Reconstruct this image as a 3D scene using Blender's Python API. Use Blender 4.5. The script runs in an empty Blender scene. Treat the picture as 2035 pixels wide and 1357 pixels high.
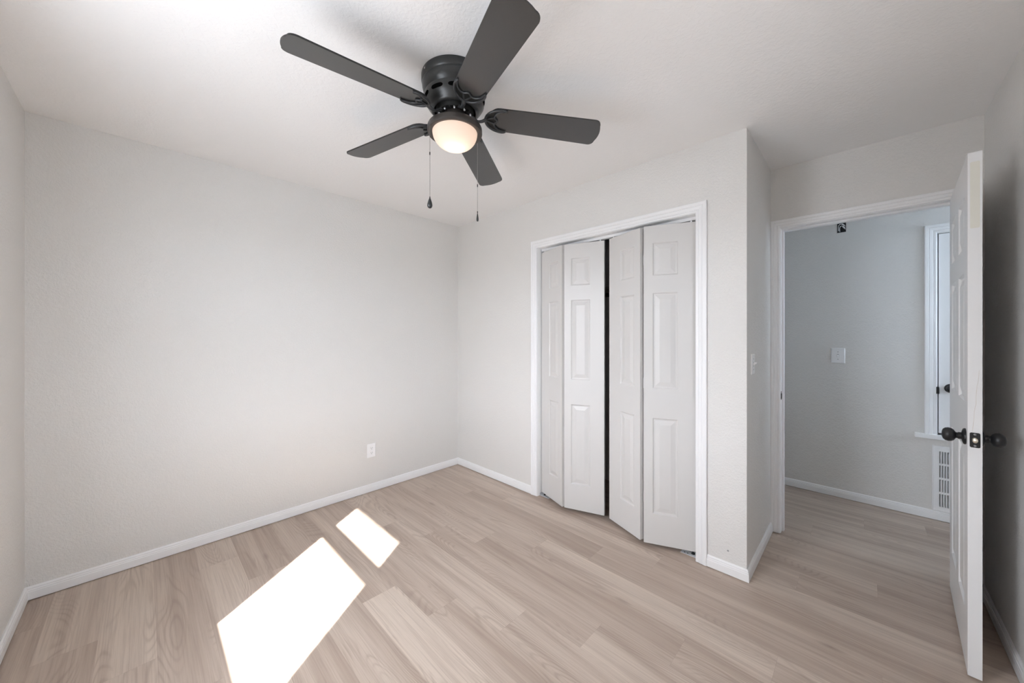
import bpy, bmesh, math, random
from mathutils import Vector, Matrix

scene = bpy.context.scene
COL = scene.collection
W, Hpx = 2035.0, 1357.0

# ------------------------------------------------------------------ camera
F_PX, CX, HY = 715.75, 1024.12, 665.96
YAW = 0.7689
CAM = Vector((2.9995, -2.2541, 1.3236))
cd = bpy.data.cameras.new('camera')
cam = bpy.data.objects.new('camera', cd)
COL.objects.link(cam)
cam.location = CAM
cam.rotation_euler = (math.pi / 2, 0, YAW)
cd.sensor_width = 36.0
cd.sensor_fit = 'HORIZONTAL'
cd.lens = F_PX / W * 36.0
cd.shift_x = (W / 2 - CX) / W
cd.shift_y = (HY - Hpx / 2) / W
cd.clip_start = 0.02
cd.clip_end = 200
scene.camera = cam

# ------------------------------------------------------------------ sky, sun, exposure
world = bpy.data.worlds.new('sky')
scene.world = world
world.use_nodes = True
bg = world.node_tree.nodes['Background']
# clear sky: whiter on the sunny side (-Y), bluer to the east (+X)
_nt = world.node_tree
_tc = _nt.nodes.new('ShaderNodeTexCoord')
_sx = _nt.nodes.new('ShaderNodeSeparateXYZ')
_rp = _nt.nodes.new('ShaderNodeValToRGB')
_rp.color_ramp.elements[0].position = 0.25
_rp.color_ramp.elements[0].color = (0.83, 0.88, 0.965, 1)
_rp.color_ramp.elements[1].position = 0.85
_rp.color_ramp.elements[1].color = (0.80, 0.88, 0.99, 1)
_nt.links.new(_tc.outputs['Generated'], _sx.inputs[0])
_nt.links.new(_sx.outputs['X'], _rp.inputs['Fac'])
_rz = _nt.nodes.new('ShaderNodeValToRGB')          # sunlit ground below the horizon
_rz.color_ramp.elements[0].position = 0.49
_rz.color_ramp.elements[0].color = (0.47, 0.47, 0.46, 1)
_rz.color_ramp.elements[1].position = 0.51
_rz.color_ramp.elements[1].color = (1, 1, 1, 1)
_ma = _nt.nodes.new('ShaderNodeMath')
_ma.operation = 'MULTIPLY_ADD'
_ma.inputs[1].default_value = 0.5
_ma.inputs[2].default_value = 0.5
_mx = _nt.nodes.new('ShaderNodeMix')
_mx.data_type = 'RGBA'
_mx.blend_type = 'MULTIPLY'
_mx.inputs['Factor'].default_value = 1.0
_nt.links.new(_sx.outputs['Z'], _ma.inputs[0])
_nt.links.new(_ma.outputs[0], _rz.inputs['Fac'])
_nt.links.new(_rp.outputs['Color'], _mx.inputs['A'])
_nt.links.new(_rz.outputs['Color'], _mx.inputs['B'])
_nt.links.new(_mx.outputs['Result'], bg.inputs['Color'])
bg.inputs['Strength'].default_value = 16.0

SUN_DIR = Vector((-0.73, 1.0, -1.05)).normalized()
sl = bpy.data.lights.new('sun', 'SUN')
sl.energy = 19.0
sl.angle = math.radians(0.53)
sl.color = (1.0, 0.965, 0.91)
so = bpy.data.objects.new('sun', sl)
COL.objects.link(so)
so.rotation_euler = SUN_DIR.to_track_quat('-Z', 'Y').to_euler()
so.location = (6, -8, 9)


def portal(loc, facing, sx, sy):
    """Marks a window opening for the renderer (adds no light of its own)."""
    l = bpy.data.lights.new('window_portal', 'AREA')
    l.shape = 'RECTANGLE'
    l.size, l.size_y = sx, sy
    l.cycles.is_portal = True
    o = bpy.data.objects.new('window_portal', l)
    COL.objects.link(o)
    o.location = loc
    o.rotation_euler = Vector(facing).to_track_quat('-Z', 'Z').to_euler()
    return o


portal((1.705, -2.70, 1.38), (0, 1, 0), 0.80, 1.44)
portal((5.03, 1.275, 1.795), (-1, 0, 0), 0.70, 1.0)
portal((3.47, -1.80, 1.475), (-1, 0, 0), 0.54, 1.20)

vs = scene.view_settings
scene.display_settings.display_device = 'sRGB'
vs.view_transform = 'Standard'
vs.look = 'None'
vs.exposure = 0.77
vs.gamma = 1.0
vs.use_curve_mapping = False
scene.cycles.use_denoising = True
scene.cycles.max_bounces = 14
scene.cycles.diffuse_bounces = 10
scene.cycles.caustics_reflective = False
scene.cycles.caustics_refractive = False
scene.cycles.sample_clamp_indirect = 12.0


# ------------------------------------------------------------------ node helpers
def new_mat(name, color=(0.8, 0.8, 0.8), rough=0.5, metal=0.0, spec=0.5):
    m = bpy.data.materials.new(name)
    m.use_nodes = True
    b = m.node_tree.nodes['Principled BSDF']
    b.inputs['Base Color'].default_value = (*color, 1)
    b.inputs['Roughness'].default_value = rough
    b.inputs['Metallic'].default_value = metal
    b.inputs['Specular IOR Level'].default_value = spec
    return m


def nd(m, t, **kw):
    n = m.node_tree.nodes.new(t)
    for k, v in kw.items():
        setattr(n, k, v)
    return n


def ln(m, a, b):
    m.node_tree.links.new(a, b)


def math_node(m, op, a, b=None):
    n = nd(m, 'ShaderNodeMath', operation=op)
    for i, v in enumerate((a, b)):
        if v is None:
            continue
        if isinstance(v, (int, float)):
            n.inputs[i].default_value = v
        else:
            ln(m, v, n.inputs[i])
    return n.outputs[0]


def mix_col(m, fac, a, b, blend='MIX'):
    n = nd(m, 'ShaderNodeMix', data_type='RGBA', blend_type=blend)
    for sock, v in ((n.inputs['Factor'], fac), (n.inputs['A'], a), (n.inputs['B'], b)):
        if isinstance(v, (int, float)):
            sock.default_value = v
        elif isinstance(v, tuple):
            sock.default_value = (*v, 1)
        else:
            ln(m, v, sock)
    return n.outputs['Result']


def ramp(m, fac, stops):
    n = nd(m, 'ShaderNodeValToRGB')
    el = n.color_ramp.elements
    while len(el) < len(stops):
        el.new(0.5)
    for e, (p, c) in zip(el, stops):
        e.position = p
        e.color = (*c, 1) if isinstance(c, tuple) else (c, c, c, 1)
    ln(m, fac, n.inputs['Fac'])
    return n.outputs['Color']


def plaster(name, color, scale, strength, dist, rough=0.6):
    """Painted wall with a rolled / knock-down texture."""
    m = new_mat(name, color, rough, spec=0.35)
    b = m.node_tree.nodes['Principled BSDF']
    tc = nd(m, 'ShaderNodeTexCoord')
    n1 = nd(m, 'ShaderNodeTexNoise')
    n1.inputs['Scale'].default_value = scale
    n1.inputs['Detail'].default_value = 3.0
    n1.inputs['Roughness'].default_value = 0.55
    n1.inputs['Distortion'].default_value = 0.6
    ln(m, tc.outputs['Object'], n1.inputs['Vector'])
    n2 = nd(m, 'ShaderNodeTexNoise')
    n2.inputs['Scale'].default_value = scale * 0.3
    n2.inputs['Detail'].default_value = 2.0
    ln(m, tc.outputs['Object'], n2.inputs['Vector'])
    lump = ramp(m, n1.outputs['Fac'], [(0.42, 0.0), (0.6, 1.0)])
    h = math_node(m, 'ADD', math_node(m, 'MULTIPLY', lump, 0.7), n2.outputs['Fac'])
    bp = nd(m, 'ShaderNodeBump')
    bp.inputs['Strength'].default_value = strength
    bp.inputs['Distance'].default_value = dist
    ln(m, h, bp.inputs['Height'])
    ln(m, bp.outputs['Normal'], b.inputs['Normal'])
    return m


def paint(name, color, rough=0.4, grain=0.0, spec=0.45):
    """Brushed / sprayed woodwork paint with a faint grain."""
    m = new_mat(name, color, rough, spec=spec)
    b = m.node_tree.nodes['Principled BSDF']
    tc = nd(m, 'ShaderNodeTexCoord')
    mp = nd(m, 'ShaderNodeMapping')
    mp.inputs['Scale'].default_value = (260, 260, 9)
    ln(m, tc.outputs['Object'], mp.inputs['Vector'])
    n1 = nd(m, 'ShaderNodeTexNoise')
    n1.inputs['Scale'].default_value = 1.0
    n1.inputs['Detail'].default_value = 2.0
    ln(m, mp.outputs['Vector'], n1.inputs['Vector'])
    bp = nd(m, 'ShaderNodeBump')
    bp.inputs['Strength'].default_value = 0.12 + grain
    bp.inputs['Distance'].default_value = 0.0006
    ln(m, n1.outputs['Fac'], bp.inputs['Height'])
    ln(m, bp.outputs['Normal'], b.inputs['Normal'])
    return m


WALL_C = (0.718, 0.705, 0.685)
M_WALL = plaster('greige_wall_paint', WALL_C, 88, 0.33, 0.0042, 0.5)
M_CEIL = plaster('white_ceiling_paint', (0.855, 0.845, 0.838), 60, 0.20, 0.003, 0.7)
M_TRIM = paint('white_trim_paint', (0.83, 0.83, 0.835), 0.35)
M_DOOR = paint('white_door_paint', (0.81, 0.815, 0.82), 0.30, 0.08)
M_BIFOLD = paint('off_white_bifold_paint', (0.63, 0.617, 0.604), 0.38, 0.05)
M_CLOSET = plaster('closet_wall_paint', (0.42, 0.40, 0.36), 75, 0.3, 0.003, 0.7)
M_PLASTIC = new_mat('white_plastic', (0.86, 0.86, 0.87), 0.3)
M_SLOT = new_mat('dark_slot', (0.03, 0.03, 0.03), 0.6)
M_VENT = new_mat('black_vent_opening', (0.003, 0.003, 0.003), 0.9, spec=0.05)
M_GASKET = new_mat('dull_grey_metal', (0.30, 0.30, 0.30), 0.4, 0.6)  # even grey metal for screws and switch collars
M_STEEL = new_mat('zinc_steel', (0.62, 0.62, 0.63), 0.35, 0.9)
M_ZINC = new_mat('pale_zinc_plate', (0.70, 0.71, 0.73), 0.55, 0.25)
M_CHAIN = new_mat('dull_chain_metal', (0.28, 0.27, 0.26), 0.35, 0.8)
M_BLACK = new_mat('matte_black_hardware', (0.012, 0.012, 0.013), 0.38)
M_BRASS = new_mat('satin_latch_metal', (0.80, 0.74, 0.62), 0.3, 0.9)
M_WIRE = new_mat('white_wire_insulation', (0.75, 0.75, 0.76), 0.4)
M_BOX = new_mat('dark_box_plastic', (0.006, 0.006, 0.007), 0.6)


# fan materials
def satin(name, c, rough, spec, metal=0.0):
    m = new_mat(name, c, rough, metal, spec)
    b = m.node_tree.nodes['Principled BSDF']
    tc = nd(m, 'ShaderNodeTexCoord')
    n1 = nd(m, 'ShaderNodeTexNoise')
    n1.inputs['Scale'].default_value = 35
    n1.inputs['Detail'].default_value = 3
    ln(m, tc.outputs['Object'], n1.inputs['Vector'])
    col = mix_col(m, n1.outputs['Fac'], tuple(x * 0.88 for x in c), tuple(x * 1.12 for x in c))
    ln(m, col, b.inputs['Base Color'])
    return m


M_FAN = satin('oil_bronze_metal', (0.042, 0.043, 0.043), 0.33, 0.6, 0.4)
M_BLADE = satin('dark_wood_blade', (0.034, 0.033, 0.032), 0.27, 1.0)
M_BLADE_EDGE = satin('black_blade_edge', (0.018, 0.017, 0.016), 0.5, 0.4)
M_IRON = satin('dark_cast_iron', (0.045, 0.046, 0.048), 0.36, 0.5, 0.35)
M_FITTER = satin('bronze_light_fitter', (0.055, 0.047, 0.042), 0.4, 0.5, 0.3)
M_MOTOR = satin('motor_black', (0.010, 0.010, 0.009), 0.5, 0.4)


def shade_mat():
    m = bpy.data.materials.new('frosted_lamp_glass')
    m.use_nodes = True
    nt = m.node_tree
    nt.nodes.clear()
    out = nd(m, 'ShaderNodeOutputMaterial')
    tr = nd(m, 'ShaderNodeBsdfTranslucent')
    tr.inputs['Color'].default_value = (1.0, 0.86, 0.76, 1)
    df = nd(m, 'ShaderNodeBsdfDiffuse')
    df.inputs['Color'].default_value = (0.55, 0.50, 0.47, 1)
    em = nd(m, 'ShaderNodeEmission')
    em.inputs['Color'].default_value = (1.0, 0.79, 0.66, 1)
    em.inputs['Strength'].default_value = 0.10
    mx = nd(m, 'ShaderNodeMixShader')
    mx.inputs[0].default_value = 0.45
    ad = nd(m, 'ShaderNodeAddShader')
    ln(m, tr.outputs[0], mx.inputs[1])
    ln(m, df.outputs[0], mx.inputs[2])
    ln(m, mx.outputs[0], ad.inputs[0])
    ln(m, em.outputs[0], ad.inputs[1])
    ln(m, ad.outputs[0], out.inputs['Surface'])
    return m


M_SHADE = shade_mat()


def glass_mat(name='window_glass', tint=(0.94, 0.94, 0.94)):
    m = bpy.data.materials.new(name)
    m.use_nodes = True
    m.node_tree.nodes.clear()
    out = nd(m, 'ShaderNodeOutputMaterial')
    tr = nd(m, 'ShaderNodeBsdfTransparent')
    tr.inputs['Color'].default_value = (*tint, 1)
    gl = nd(m, 'ShaderNodeBsdfGlossy')
    gl.inputs['Roughness'].default_value = 0.02
    mx = nd(m, 'ShaderNodeMixShader')
    mx.inputs[0].default_value = 0.05
    ln(m, tr.outputs[0], mx.inputs[1])
    ln(m, gl.outputs[0], mx.inputs[2])
    ln(m, mx.outputs[0], out.inputs['Surface'])
    return m


M_GLASS = glass_mat()
M_GLASS_BLUE = glass_mat('tinted_window_glass', (0.90, 0.955, 1.0))  # blue tint put in to cool the daylight entering the hall


def floor_mat():
    m = new_mat('oak_vinyl_planks', (0.5, 0.4, 0.33), 0.42, spec=0.4)
    b = m.node_tree.nodes['Principled BSDF']
    tc = nd(m, 'ShaderNodeTexCoord')
    tone = nd(m, 'ShaderNodeAttribute', attribute_name='tone')
    seed = nd(m, 'ShaderNodeAttribute', attribute_name='seed')
    uv = nd(m, 'ShaderNodeUVMap', uv_map='plank')
    off = nd(m, 'ShaderNodeVectorMath', operation='SCALE')
    off.inputs[0].default_value = (13.7, 7.31, 3.1)
    ln(m, seed.outputs['Fac'], off.inputs['Scale'])
    add = nd(m, 'ShaderNodeVectorMath', operation='ADD')
    ln(m, tc.outputs['Object'], add.inputs[0])
    ln(m, off.outputs[0], add.inputs[1])

    def noise(scale, s, detail=4.0, rough=0.55, dist=0.0):
        mp = nd(m, 'ShaderNodeMapping')
        mp.inputs['Scale'].default_value = s
        ln(m, add.outputs[0], mp.inputs['Vector'])
        n = nd(m, 'ShaderNodeTexNoise')
        n.inputs['Scale'].default_value = scale
        n.inputs['Detail'].default_value = detail
        n.inputs['Roughness'].default_value = rough
        n.inputs['Distortion'].default_value = dist
        ln(m, mp.outputs[0], n.inputs['Vector'])
        return n.outputs['Fac']

    fibre = noise(1.0, (3.0, 170.0, 1.0), 5.0, 0.65)
    band = noise(1.0, (0.75, 15.0, 1.0), 3.0, 0.5, 0.5)
    patch = noise(1.0, (1.3, 9.0, 1.0), 2.0, 0.5, 0.8)
    # cathedral growth rings: contour lines of a smooth field stretched along the plank
    field = noise(1.0, (0.9, 5.5, 1.0), 1.0, 0.4, 0.3)
    rings = math_node(m, 'SINE', math_node(m, 'MULTIPLY', field, 230.0))
    ringm = ramp(m, math_node(m, 'ADD', math_node(m, 'MULTIPLY', rings, 0.5), 0.5), [(0.0, 1.0), (0.35, 0.25), (1.0, 0.0)])
    where = ramp(m, patch, [(0.47, 0.0), (0.62, 1.0)])
    # knots: rare dark elongated flecks
    mp = nd(m, 'ShaderNodeMapping')
    mp.inputs['Scale'].default_value = (2.6, 9.0, 1.0)
    ln(m, add.outputs[0], mp.inputs['Vector'])
    vo = nd(m, 'ShaderNodeTexVoronoi')
    vo.inputs['Scale'].default_value = 1.0
    vo.inputs['Randomness'].default_value = 1.0
    ln(m, mp.outputs[0], vo.inputs['Vector'])
    knot = ramp(m, vo.outputs['Distance'], [(0.0, 1.0), (0.05, 0.55), (0.16, 0.0)])
    sepv = nd(m, 'ShaderNodeSeparateColor')
    ln(m, vo.outputs['Color'], sepv.inputs[0])
    pick = math_node(m, 'GREATER_THAN', sepv.outputs[0], 0.72)
    knot = math_node(m, 'MULTIPLY', knot, pick)

    c = mix_col(m, tone.outputs['Fac'], (0.41, 0.325, 0.268), (0.625, 0.53, 0.45))
    dark = ramp(m, band, [(0.34, 1.0), (0.52, 0.0)])
    c = mix_col(m, math_node(m, 'MULTIPLY', dark, 0.62), c, (0.355, 0.272, 0.22))
    light = ramp(m, band, [(0.52, 0.0), (0.72, 1.0)])
    c = mix_col(m, math_node(m, 'MULTIPLY', light, 0.35), c, (0.69, 0.59, 0.495))
    c = mix_col(m, math_node(m, 'MULTIPLY', math_node(m, 'MULTIPLY', ringm, where), 0.34), c, (0.26, 0.19, 0.15))
    fd = ramp(m, fibre, [(0.36, 1.0), (0.55, 0.0)])
    c = mix_col(m, math_node(m, 'MULTIPLY', fd, 0.34), c, (0.29, 0.215, 0.17))
    c = mix_col(m, math_node(m, 'MULTIPLY', knot, 0.6), c, (0.16, 0.11, 0.085))
    # bevelled seams between planks
    sp = nd(m, 'ShaderNodeSeparateXYZ')
    ln(m, uv.outputs[0], sp.inputs[0])
    ex = math_node(m, 'LESS_THAN', sp.outputs['X'], 0.0011)
    ey = math_node(m, 'LESS_THAN', sp.outputs['Y'], 0.0011)
    seam = math_node(m, 'MAXIMUM', ex, ey)
    c = mix_col(m, math_node(m, 'MULTIPLY', seam, 0.22), c, (0.17, 0.12, 0.10))
    ln(m, c, b.inputs['Base Color'])
    rg = math_node(m, 'ADD', math_node(m, 'MULTIPLY', fibre, 0.16), 0.36)
    ln(m, rg, b.inputs['Roughness'])
    bp = nd(m, 'ShaderNodeBump')
    bp.inputs['Strength'].default_value = 0.12
    bp.inputs['Distance'].default_value = 0.001
    ln(m, fibre, bp.inputs['Height'])
    ln(m, bp.outputs['Normal'], b.inputs['Normal'])
    return m


M_FLOOR = floor_mat()


# ------------------------------------------------------------------ mesh helpers
def link(name, bm, mats, parent=None, smooth=None, recalc=True):
    if recalc:
        bmesh.ops.recalc_face_normals(bm, faces=bm.faces[:])
    me = bpy.data.meshes.new(name)
    bm.to_mesh(me)
    bm.free()
    for m in (mats if isinstance(mats, (list, tuple)) else [mats]):
        me.materials.append(m)
    o = bpy.data.objects.new(name, me)
    COL.objects.link(o)
    if smooth is not None:
        for p in me.polygons:
            p.use_smooth = True
        try:
            me.set_sharp_from_angle(angle=math.radians(smooth))
        except Exception:
            pass
    if parent is not None:
        root = parent
        while root.parent is not None:
            root = root.parent
        if root.type == 'EMPTY':
            me.transform(Matrix.Translation(-root.location))
        o.parent = parent
    return o


def thing(name, label, cat, loc, group=None):
    o = bpy.data.objects.new(name, None)
    COL.objects.link(o)
    o.location = loc
    o.empty_display_size = 0.05
    o['label'] = label
    o['category'] = cat
    if group:
        o['group'] = group
    return o


def struct(o, label=None, cat=None):
    o['kind'] = 'structure'
    if label:
        o['label'] = label
    if cat:
        o['category'] = cat
    return o


def box(bm, x0, x1, y0, y1, z0, z1, mat=0):
    v = [bm.verts.new((x, y, z)) for x in (x0, x1) for y in (y0, y1) for z in (z0, z1)]
    fs = [(0, 1, 3, 2), (4, 6, 7, 5), (0, 4, 5, 1), (2, 3, 7, 6), (0, 2, 6, 4), (1, 5, 7, 3)]
    out = []
    for f in fs:
        fc = bm.faces.new([v[i] for i in f])
        fc.material_index = mat
        out.append(fc)
    return v


def bevel_box(bm, x0, x1, y0, y1, z0, z1, r=0.002, seg=2):
    t = bmesh.new()
    box(t, x0, x1, y0, y1, z0, z1)
    bmesh.ops.bevel(t, geom=t.edges[:], offset=r, segments=seg, profile=0.6, affect='EDGES')
    merge(bm, t)


def merge(bm, other, mtx=None):
    if mtx is not None:
        other.transform(mtx)
    vm = {}
    for v in other.verts:
        vm[v] = bm.verts.new(v.co)
    for f in other.faces:
        try:
            nf = bm.faces.new([vm[v] for v in f.verts])
            nf.material_index = f.material_index
        except ValueError:
            pass
    other.free()


def prism(bm, poly, z0, z1):
    a = [bm.verts.new((x, y, z0)) for x, y in poly]
    b = [bm.verts.new((x, y, z1)) for x, y in poly]
    n = len(poly)
    bm.faces.new(a[::-1])
    bm.faces.new(b)
    for i in range(n):
        bm.faces.new((a[i], a[(i + 1) % n], b[(i + 1) % n], b[i]))


def lathe(bm, prof, c, seg=64, close_top=False, close_bottom=False):
    rings = []
    for r, z in prof:
        if r < 1e-6:
            rings.append([bm.verts.new((c[0], c[1], z))])
        else:
            rings.append([bm.verts.new((c[0] + r * math.cos(2 * math.pi * i / seg), c[1] + r * math.sin(2 * math.pi * i / seg), z)) for i in range(seg)])
    for A, B in zip(rings, rings[1:]):
        for i in range(seg):
            j = (i + 1) % seg
            if len(A) == 1 and len(B) == 1:
                continue
            if len(A) == 1:
                bm.faces.new((A[0], B[i], B[j]))
            elif len(B) == 1:
                bm.faces.new((A[i], A[j], B[0]))
            else:
                bm.faces.new((A[i], A[j], B[j], B[i]))
    if close_top and len(rings[0]) > 1:
        bm.faces.new(rings[0])
    if close_bottom and len(rings[-1]) > 1:
        bm.faces.new(rings[-1])


def axis_lathe(bm, prof, origin, axis, seg=40):
    """prof: (radius, distance along axis) from origin."""
    t = bmesh.new()
    lathe(t, prof, (0, 0), seg)
    q = Vector((0, 0, 1)).rotation_difference(Vector(axis).normalized())
    merge(bm, t, Matrix.Translation(Vector(origin)) @ q.to_matrix().to_4x4())


def tube(bm, pts, rad, seg=10, caps=True, flat=1.0, up=Vector((0, 0, 1))):
    pts = [Vector(p) for p in pts]
    rads = rad if isinstance(rad, (list, tuple)) else [rad] * len(pts)
    rings = []
    for i, p in enumerate(pts):
        d = (pts[min(i + 1, len(pts) - 1)] - pts[max(i - 1, 0)]).normalized()
        u = up if abs(d.dot(up)) < 0.98 else Vector((1, 0, 0))
        s = d.cross(u).normalized()
        n = s.cross(d).normalized()
        rings.append([bm.verts.new(p + (s * math.cos(2 * math.pi * k / seg) + n * flat * math.sin(2 * math.pi * k / seg)) * rads[i]) for k in range(seg)])
    for A, B in zip(rings, rings[1:]):
        for k in range(seg):
            bm.faces.new((A[k], A[(k + 1) % seg], B[(k + 1) % seg], B[k]))
    if caps:
        bm.faces.new(rings[0][::-1])
        bm.faces.new(rings[-1])


def smooth_path(pts, n=8):
    pts = [Vector(p) for p in pts]
    out = []
    for i in range(len(pts) - 1):
        p0, p1, p2, p3 = pts[max(i - 1, 0)], pts[i], pts[i + 1], pts[min(i + 2, len(pts) - 1)]
        for k in range(n):
            t = k / n
            out.append(0.5 * ((2 * p1) + (p2 - p0) * t + (2 * p0 - 5 * p1 + 4 * p2 - p3) * t * t + (3 * p1 - p0 - 3 * p2 + p3) * t ** 3))
    out.append(pts[-1])
    return out


def holed_wall(name, mat, run, lo, hi, z0, z1, t0, t1, holes):
    """A wall running along axis `run` ('x' or 'y'), thickness t0..t1 on the other axis, with rectangular holes."""
    us = sorted({lo, hi, *[h[0] for h in holes], *[h[1] for h in holes]})
    zs = sorted({z0, z1, *[h[2] for h in holes], *[h[3] for h in holes]})

    def solid(i, k):
        if i < 0 or k < 0 or i >= len(us) - 1 or k >= len(zs) - 1:
            return False
        u, z = (us[i] + us[i + 1]) / 2, (zs[k] + zs[k + 1]) / 2
        return not any(h[0] < u < h[1] and h[2] < z < h[3] for h in holes)

    bm = bmesh.new()
    cache = {}

    def V(u, t, z):
        p = (u, t, z) if run == 'x' else (t, u, z)
        if p not in cache:
            cache[p] = bm.verts.new(p)
        return cache[p]

    for i in range(len(us) - 1):
        for k in range(len(zs) - 1):
            if not solid(i, k):
                continue
            a, b, c, d = us[i], us[i + 1], zs[k], zs[k + 1]
            bm.faces.new((V(a, t0, c), V(b, t0, c), V(b, t0, d), V(a, t0, d)))
            bm.faces.new((V(a, t1, c), V(a, t1, d), V(b, t1, d), V(b, t1, c)))
            if not solid(i - 1, k):
                bm.faces.new((V(a, t0, c), V(a, t0, d), V(a, t1, d), V(a, t1, c)))
            if not solid(i + 1, k):
                bm.faces.new((V(b, t0, c), V(b, t1, c), V(b, t1, d), V(b, t0, d)))
            if not solid(i, k - 1):
                bm.faces.new((V(a, t0, c), V(a, t1, c), V(b, t1, c), V(b, t0, c)))
            if not solid(i, k + 1):
                bm.faces.new((V(a, t0, d), V(b, t0, d), V(b, t1, d), V(a, t1, d)))
    return struct(link(name, bm, mat))


# ------------------------------------------------------------------ dimensions
HC = 2.438
LA = -2.664          # inner face of the wall with the window
BX = 2.548           # end of the closet wall
DY = 0.6994          # face of the doorway wall
EX = 3.4378          # face of the right wall
GY = 1.70            # hall wall
CL0, CL1, CLT = 1.073, 2.291, 2.036    # closet clear opening
DX0, DX1, DT = 2.602, 3.363, 2.033     # doorway clear opening
XMAX, YMAX = 5.0, 2.45

# ------------------------------------------------------------------ floor
rng = random.Random(11)
PW, PL, Y0 = 0.178, 1.22, -2.569
FIXED = {  # row -> list of (x_from, x_to, tone)
    -1: [(-9, 9, 0.16)],
    0: [(-9, 0.6, 0.72), (0.6, 9, 0.42)],
    1: [(-9, 0.9, 0.66), (0.9, 9, 0.60)],
    2: [(-9, 1.2, 0.30), (1.2, 9, 0.5)],
    3: [(-9, 9, 0.66)],
    4: [(-9, 9, 0.36)],
    5: [(-9, 9, 0.40)],
    6: [(-9, 1.2, 0.36), (1.2, 2.45, 0.86), (2.45, 9, 0.6)],
    7: [(-9, 1.5, 0.42), (1.5, 2.75, 0.46), (2.75, 9, 0.5)],
    8: [(-9, 1.8, 0.66), (1.8, 3.0, 0.58), (3.0, 9, 0.5)],
    9: [(-9, 0.9, 0.5), (0.9, 2.12, 0.40), (2.12, 9, 0.66)],
    10: [(-9, 1.2, 0.48), (1.2, 2.43, 0.34), (2.43, 9, 0.28)],
    11: [(-9, 0.32, 0.44), (0.32, 1.54, 0.36), (1.54, 9, 0.76)],
    12: [(-9, 0.62, 0.4), (0.62, 1.83, 0.26), (1.83, 9, 0.34)],
    13: [(-9, 0.98, 0.72), (0.98, 2.2, 0.80), (2.2, 9, 0.30)],
    14: [(-9, 1.22, 0.50), (1.22, 2.44, 0.34), (2.44, 9, 0.74)],
}
bm = bmesh.new()
lay_t = bm.faces.layers.float.new('tone')
lay_s = bm.faces.layers.float.new('seed')
uvl = bm.loops.layers.uv.new('plank')
row = -2
while Y0 + row * PW < YMAX + 0.2:
    ya, yb = Y0 + row * PW, Y0 + (row + 1) * PW
    start = (1.22 + 0.305 * (row - 6)) % PL
    if row >= 20:
        start = (start + {20: 0.53, 21: 0.54, 22: 0.84}.get(row, 0.6)) % PL
    if row == 21:
        start = 3.0 % PL
    if row == 22:
        start = 3.302 % PL
    x = start - 2 * PL
    while x < XMAX + 0.3:
        xa, xb = max(x, -0.3), min(x + PL, XMAX + 0.3)
        if xb > xa:
            mid = (max(xa, 0) + min(xb, 3.4)) / 2
            tn = rng.uniform(0.2, 0.75)
            for a, b_, t in FIXED.get(row, []):
                if a <= mid < b_:
                    tn = t
            if row >= 15:
                tn = rng.uniform(0.05, 0.75)
            if row == 21 and x < 2.9 and x + PL > 2.9:
                tn = 0.62
            if row == 22 and x < 3.2 and x + PL > 3.2:
                tn = 0.60
            vv = [bm.verts.new(p) for p in ((xa, ya, 0), (xb, ya, 0), (xb, yb, 0), (xa, yb, 0))]
            f = bm.faces.new(vv)
            f[lay_t] = tn
            f[lay_s] = rng.uniform(0.3, 9.0)
            for lp, uvc in zip(f.loops, ((xa - x, 0), (xb - x, 0), (xb - x, PW), (xa - x, PW))):
                lp[uvl].uv = uvc
        x += PL
    row += 1
bmesh.ops.remove_doubles(bm, verts=bm.verts[:], dist=1e-5)
for f in bm.faces:
    if f.normal.z < 0:
        f.normal_flip()
struct(link('floor', bm, M_FLOOR, recalc=False))

# ------------------------------------------------------------------ ceiling and walls
bm = bmesh.new()
box(bm, -0.12, XMAX + 0.12, LA - 0.10, YMAX + 0.1, HC, HC + 0.1)
struct(link('ceiling', bm, M_CEIL))

holed_wall('wall_left', M_WALL, 'y', LA - 0.10, YMAX + 0.1, -0.01, HC, -0.12, 0.0, [])
WX0, WX1, WZ0, WZ1 = 1.315, 2.095, 0.66, 2.10
holed_wall('wall_near', M_WALL, 'x', 0.0, EX + 0.115, -0.01, HC, LA - 0.10, LA, [(WX0, WX1, WZ0, WZ1)])
holed_wall('wall_right', M_WALL, 'y', LA, DY, -0.01, HC, EX, EX + 0.115, [(-2.05, -1.55, 0.90, 2.05)])
holed_wall('wall_doorway', M_WALL, 'x', 0.0, XMAX, -0.01, HC, DY, DY + 0.115,
           [(DX0 - 0.018, DX1 + 0.018, -0.01, DT + 0.018)])
# closet wall: left piece, header, right piece mitred into the nook wall
bm = bmesh.new()
prism(bm, [(0, 0), (CL0 - 0.016, 0), (CL0 - 0.016, 0.115), (0, 0.115)], -0.01, HC)
prism(bm, [(CL0 - 0.016, 0), (CL1 + 0.016, 0), (CL1 + 0.016, 0.115), (CL0 - 0.016, 0.115)], CLT + 0.016, HC)
prism(bm, [(CL1 + 0.016, 0), (BX, 0), (BX - 0.115, 0.115), (CL1 + 0.016, 0.115)], -0.01, HC)
struct(link('wall_back', bm, M_WALL))
bm = bmesh.new()
prism(bm, [(BX, 0), (BX, DY), (BX - 0.115, DY), (BX - 0.115, 0.115)], -0.01, HC)
struct(link('wall_nook', bm, M_WALL))
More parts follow.
